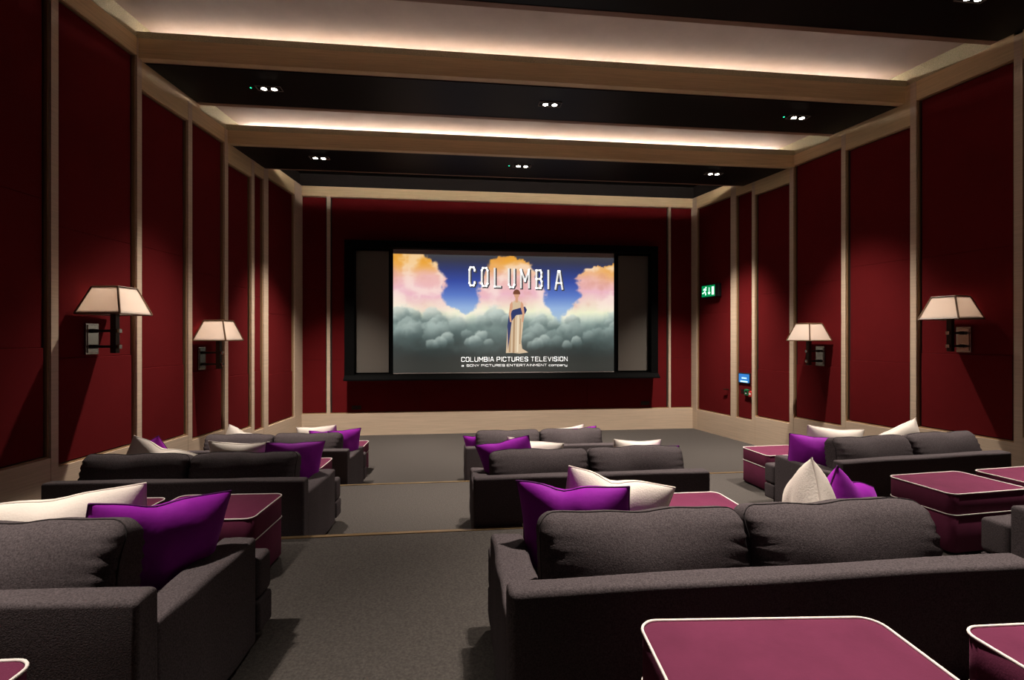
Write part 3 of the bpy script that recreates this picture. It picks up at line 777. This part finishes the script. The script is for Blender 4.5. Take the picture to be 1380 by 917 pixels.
pillow('purple', 2, (1.86, 7.12, .835), -15, 8, -10, 'purple tip above the farthest centre sofa, right of a white one', .7)
pillow('purple', 0, (3.75, 4.80, 1.113), -28, -3, -8, 'purple cushion at the left end of the right wall sofa')
pillow('cream', 0, (4.235, 5.150, 1.125), -8, -4, -10, 'long white cushion above the left half of the right wall sofa', 1.1)
pillow('cream', 3, (4.93, 5.10, 1.130), 0, 24, -8, 'white cushion tip between the two back cushions of the right wall sofa', .9)

# ------------------------------------------------------------------ wall sconces
def sconce(W, a, zb, label):
    """origin at the wall; local x along the wall, y into the room, z up"""
    p0 = Vector(W(a, PX, zb)); e = Vector(W(a+1, PX, zb))-p0; n = Vector(W(a, PX+1, zb))-p0
    t = empty('wall_sconce', p0); t.rotation_euler = (0, 0, math.atan2(-n.x, n.y))
    tag(t, label, 'wall lamp', 'swing arm wall sconces with square shades')
    bp = MB().rbox(-.085, .085, .001, .022, 0, .338, r=.006, cs=2).build('back_plate', 'nickel', t)
    MB().rbox(-.068, .068, .022, .030, .018, .320, r=.004, cs=1).build('plate_panel', 'nickel', bp)
    yc = .265
    for z in (.085, .255):
        ar = MB().rbox(-.014, .014, .025, yc+.055, z-.014, z+.014, r=.003, cs=1).build('arm', 'bronze', t)
        MB().rbox(-.03, .03, .030, .060, z-.022, z+.022, r=.004, cs=1).build('joint', 'bronze', ar)
        MB().rbox(-.022, .022, yc+.038, yc+.062, z-.022, z+.022, r=.003, cs=1).build('end_cap', 'nickel', ar)
    MB().rbox(-.030, .030, yc-.030, yc+.030, .015, .440, r=.004, cs=1).build('post', 'bronze', t)
    MB().tube([(0, yc, .44), (0, yc, .60)], .018, 10).build('lamp_holder', 'plastic_white', t)
    bd = bpy.data.lights.new('shade_fill', 'POINT'); bd.energy = SHADE_FILL_POWER; bd.color = (1, .93, .86); bd.shadow_soft_size = .03  # added light to brighten the shade; the sconce itself is unlit
    bo = bpy.data.objects.new('shade_fill', bd); col.objects.link(bo); bo.parent = t; bo.location = (0, yc, .635)
    B, Tt, z0, z1 = .235, .135, .435, .725
    sh = MB(); cb = [(-B, yc-B, z0), (B, yc-B, z0), (B, yc+B, z0), (-B, yc+B, z0)]; ct = [(-Tt, yc-Tt, z1), (Tt, yc-Tt, z1), (Tt, yc+Tt, z1), (-Tt, yc+Tt, z1)]
    k = .985
    ib = [(x*k, yc+(y-yc)*k, z) for x, y, z in cb]; it = [(x*k, yc+(y-yc)*k, z) for x, y, z in ct]
    sh.add(cb+ct+ib+it, [(i, (i+1) % 4, 4+(i+1) % 4, 4+i) for i in range(4)] + [(8+i, 12+i, 12+(i+1) % 4, 8+(i+1) % 4) for i in range(4)] + [(i, 8+i, 8+(i+1) % 4, (i+1) % 4) for i in range(4)] + [(4+i, 4+(i+1) % 4, 12+(i+1) % 4, 12+i) for i in range(4)])
    s = sh.build('lamp_shade', 'shade', t)
    for zz, nm in ((z1-.02, 'glow_block_top'), (z0+.02, 'glow_block_bottom')):
        q = (B+(Tt-B)*(zz-z0)/(z1-z0))*.975
        MB().box(-q, q, yc-q, yc+q, zz-.002, zz+.002).build(nm, 'glow_block', s)  # opaque sheets added in the shade to keep its added glow off the wall
    tr = MB()
    for i in range(4):
        tr.tube([cb[i], cb[(i+1) % 4]], .0085, 4); tr.tube([ct[i], ct[(i+1) % 4]], .0085, 4); tr.tube([cb[i], ct[i]], .0105, 4)
    tr.build('shade_trim', 'shade_trim', s)
    return t
sconce(wl, -5.463, 1.966, 'large nearest wall sconce on the left wall')
sconce(wl, -3.525, 1.672, 'smaller farther wall sconce on the left wall')
sconce(wr, -3.448, 1.662, 'smaller farther wall sconce on the right wall')
sconce(wr, -5.583, 1.953, 'large nearest wall sconce on the right wall')

# ------------------------------------------------------------------ right wall fittings
def onwall(W, a, z, name, label, cat):
    p0 = Vector(W(a, PX, z)); n = Vector(W(a, PX+1, z))-p0
    t = empty(name, p0); t.rotation_euler = (0, 0, math.atan2(-n.x, n.y)); tag(t, label, cat)
    return t
# on the right wall local +x runs ... towards the screen is -x after the turn; measured positions use a
t = onwall(wr, -.70, 3.05, 'exit_sign', 'green illuminated exit sign with running figure on the right wall', 'sign')
w2 = .29
MB().rbox(-w2, w2, .001, .075, 0, .29, r=.008, cs=1).build('housing', 'plastic_black', t)
# which local direction is towards the screen?
sgn = 1 if (Vector(wr(-.6, 0, 0))-Vector(wr(-.7, 0, 0))).dot(Matrix.Rotation(t.rotation_euler.z, 3, 'Z') @ Vector((1, 0, 0))) > 0 else -1
def sx_(p): return (-sgn*p[0], p[1], p[2])     # p.x: 0 = viewer's left (screen end) grows to the right
face = MB().poly([sx_(p) for p in ((-.27, .0765, .02), (.17, .0765, .02), (.17, .0765, .27), (-.27, .0765, .27))]).build('green_face', 'sign_green', t)
def strokes(name, segs, th, m, parent, y):
    b = MB()
    for (x0, z0, x1, z1) in segs:
        a_, c_ = Vector((x0, z0)), Vector((x1, z1)); d = (c_-a_).normalized(); n = Vector((-d.y, d.x))*th/2
        b.add([sx_((q.x, y, q.y)) for q in (a_-n, c_-n, c_+n, a_+n)], [(0, 1, 2, 3)])
    return b.build(name, m, parent)
strokes('running_figure', [(-.17, .13, -.145, .19), (-.17, .13, -.21, .11), (-.21, .11, -.25, .10), (-.17, .13, -.13, .10), (-.13, .10, -.14, .055), (-.145, .19, -.19, .20), (-.19, .20, -.21, .165), (-.145, .19, -.11, .165)], .028, 'sign_light', face, .078)
MB().disc(sx_((-.125, .078, .225)), .022, 10, (0, 1, 0)).build('figure_head', 'sign_light', face)
strokes('arrow', [(-.02, .225, -.02, .09), (-.055, .115, -.018, .07), (.015, .115, -.022, .07)], .022, 'sign_light', face, .078)
strokes('door_symbol', [(.105, .055, .105, .235)], .075, 'sign_light', face, .078)

t = onwall(wr, -1.69, 1.205, 'touch_panel', 'blue lit touch panel on the right wall above the switches', 'panel')
MB().rbox(-.165, .165, .001, .030, 0, .215, r=.008, cs=1).build('housing', 'plastic_black', t)
fc = MB().poly([sx_(p) for p in ((-.145, .031, .02), (.145, .031, .02), (.145, .031, .195), (-.145, .031, .195))]).build('display', 'blue_screen', t)
strokes('display_marks', [(-.06, .11, -.035, .11), (-.025, .11, .0, .11), (.01, .11, .035, .11), (.045, .11, .07, .11), (-.10, .04, .10, .04)], .030, 'blue_light', fc, .032)
t = onwall(wr, -1.633, .98, 'light_switch', 'small grey four key switch on the right wall below the touch panel', 'switch')
MB().rbox(-.055, .055, .001, .012, 0, .112, r=.004, cs=1).build('plate', 'plastic_grey', t)
for i in (-1, 1):
    for j in (.032, .080): MB().rbox(i*.024-.018, i*.024+.018, .012, .018, j-.018, j+.018, r=.003, cs=1).build('key', 'plastic_black', t)
t = onwall(wr, -1.768, .965, 'door_release', 'green emergency door release box beside the grey switch', 'switch')
MB().rbox(-.055, .055, .001, .05, 0, .125, r=.008, cs=1).build('housing', 'plastic_green', t)
MB().rbox(-.032, .032, .05, .054, .03, .095, r=.003, cs=1).build('button_window', 'plastic_black', t)
MB().poly([sx_(p) for p in ((-.02, .0545, .035), (.02, .0545, .035), (.02, .0545, .055), (-.02, .0545, .055))]).build('press_bar', 'plastic_white', t)
t = onwall(wr, -1.872, .95, 'fire_call_point', 'red fire call point against the wood post on the right wall', 'alarm')
MB().rbox(-.042, .042, .001, .05, 0, .115, r=.008, cs=1).build('housing', 'plastic_red', t)
MB().rbox(-.025, .025, .05, .053, .04, .08, r=.003, cs=1).build('glass_plate', 'plastic_white', t)
door = bpy.data.objects['door_1']
hd = MB().box(-1.245, -1.195, PX+.001, PX+.012, .975, 1.095, wr).build('door_handle', 'bronze', door)
MB().tube([wr(-1.22, PX+.01, 1.035), wr(-1.22, PX+.055, 1.035), wr(-1.12, PX+.06, 1.035)], .011, 8).build('lever', 'bronze', hd)
# sockets on the screen wall
for x, lab in ((-2.14, 'black double socket low on the screen wall at left'), (4.44, 'black double socket low on the screen wall at right')):
    t = empty('wall_socket', (x, YF-PX, .565)); tag(t, lab, 'socket', 'sockets on the screen wall')
    MB().rbox(-.10, .10, -.012, -.001, 0, .085, r=.004, cs=1).build('plate', 'plastic_black', t)
    for s in (-1, 1): MB().rbox(s*.05-.03, s*.05+.03, -.016, -.012, .015, .07, r=.002, cs=1).build('outlet', 'bronze', t)
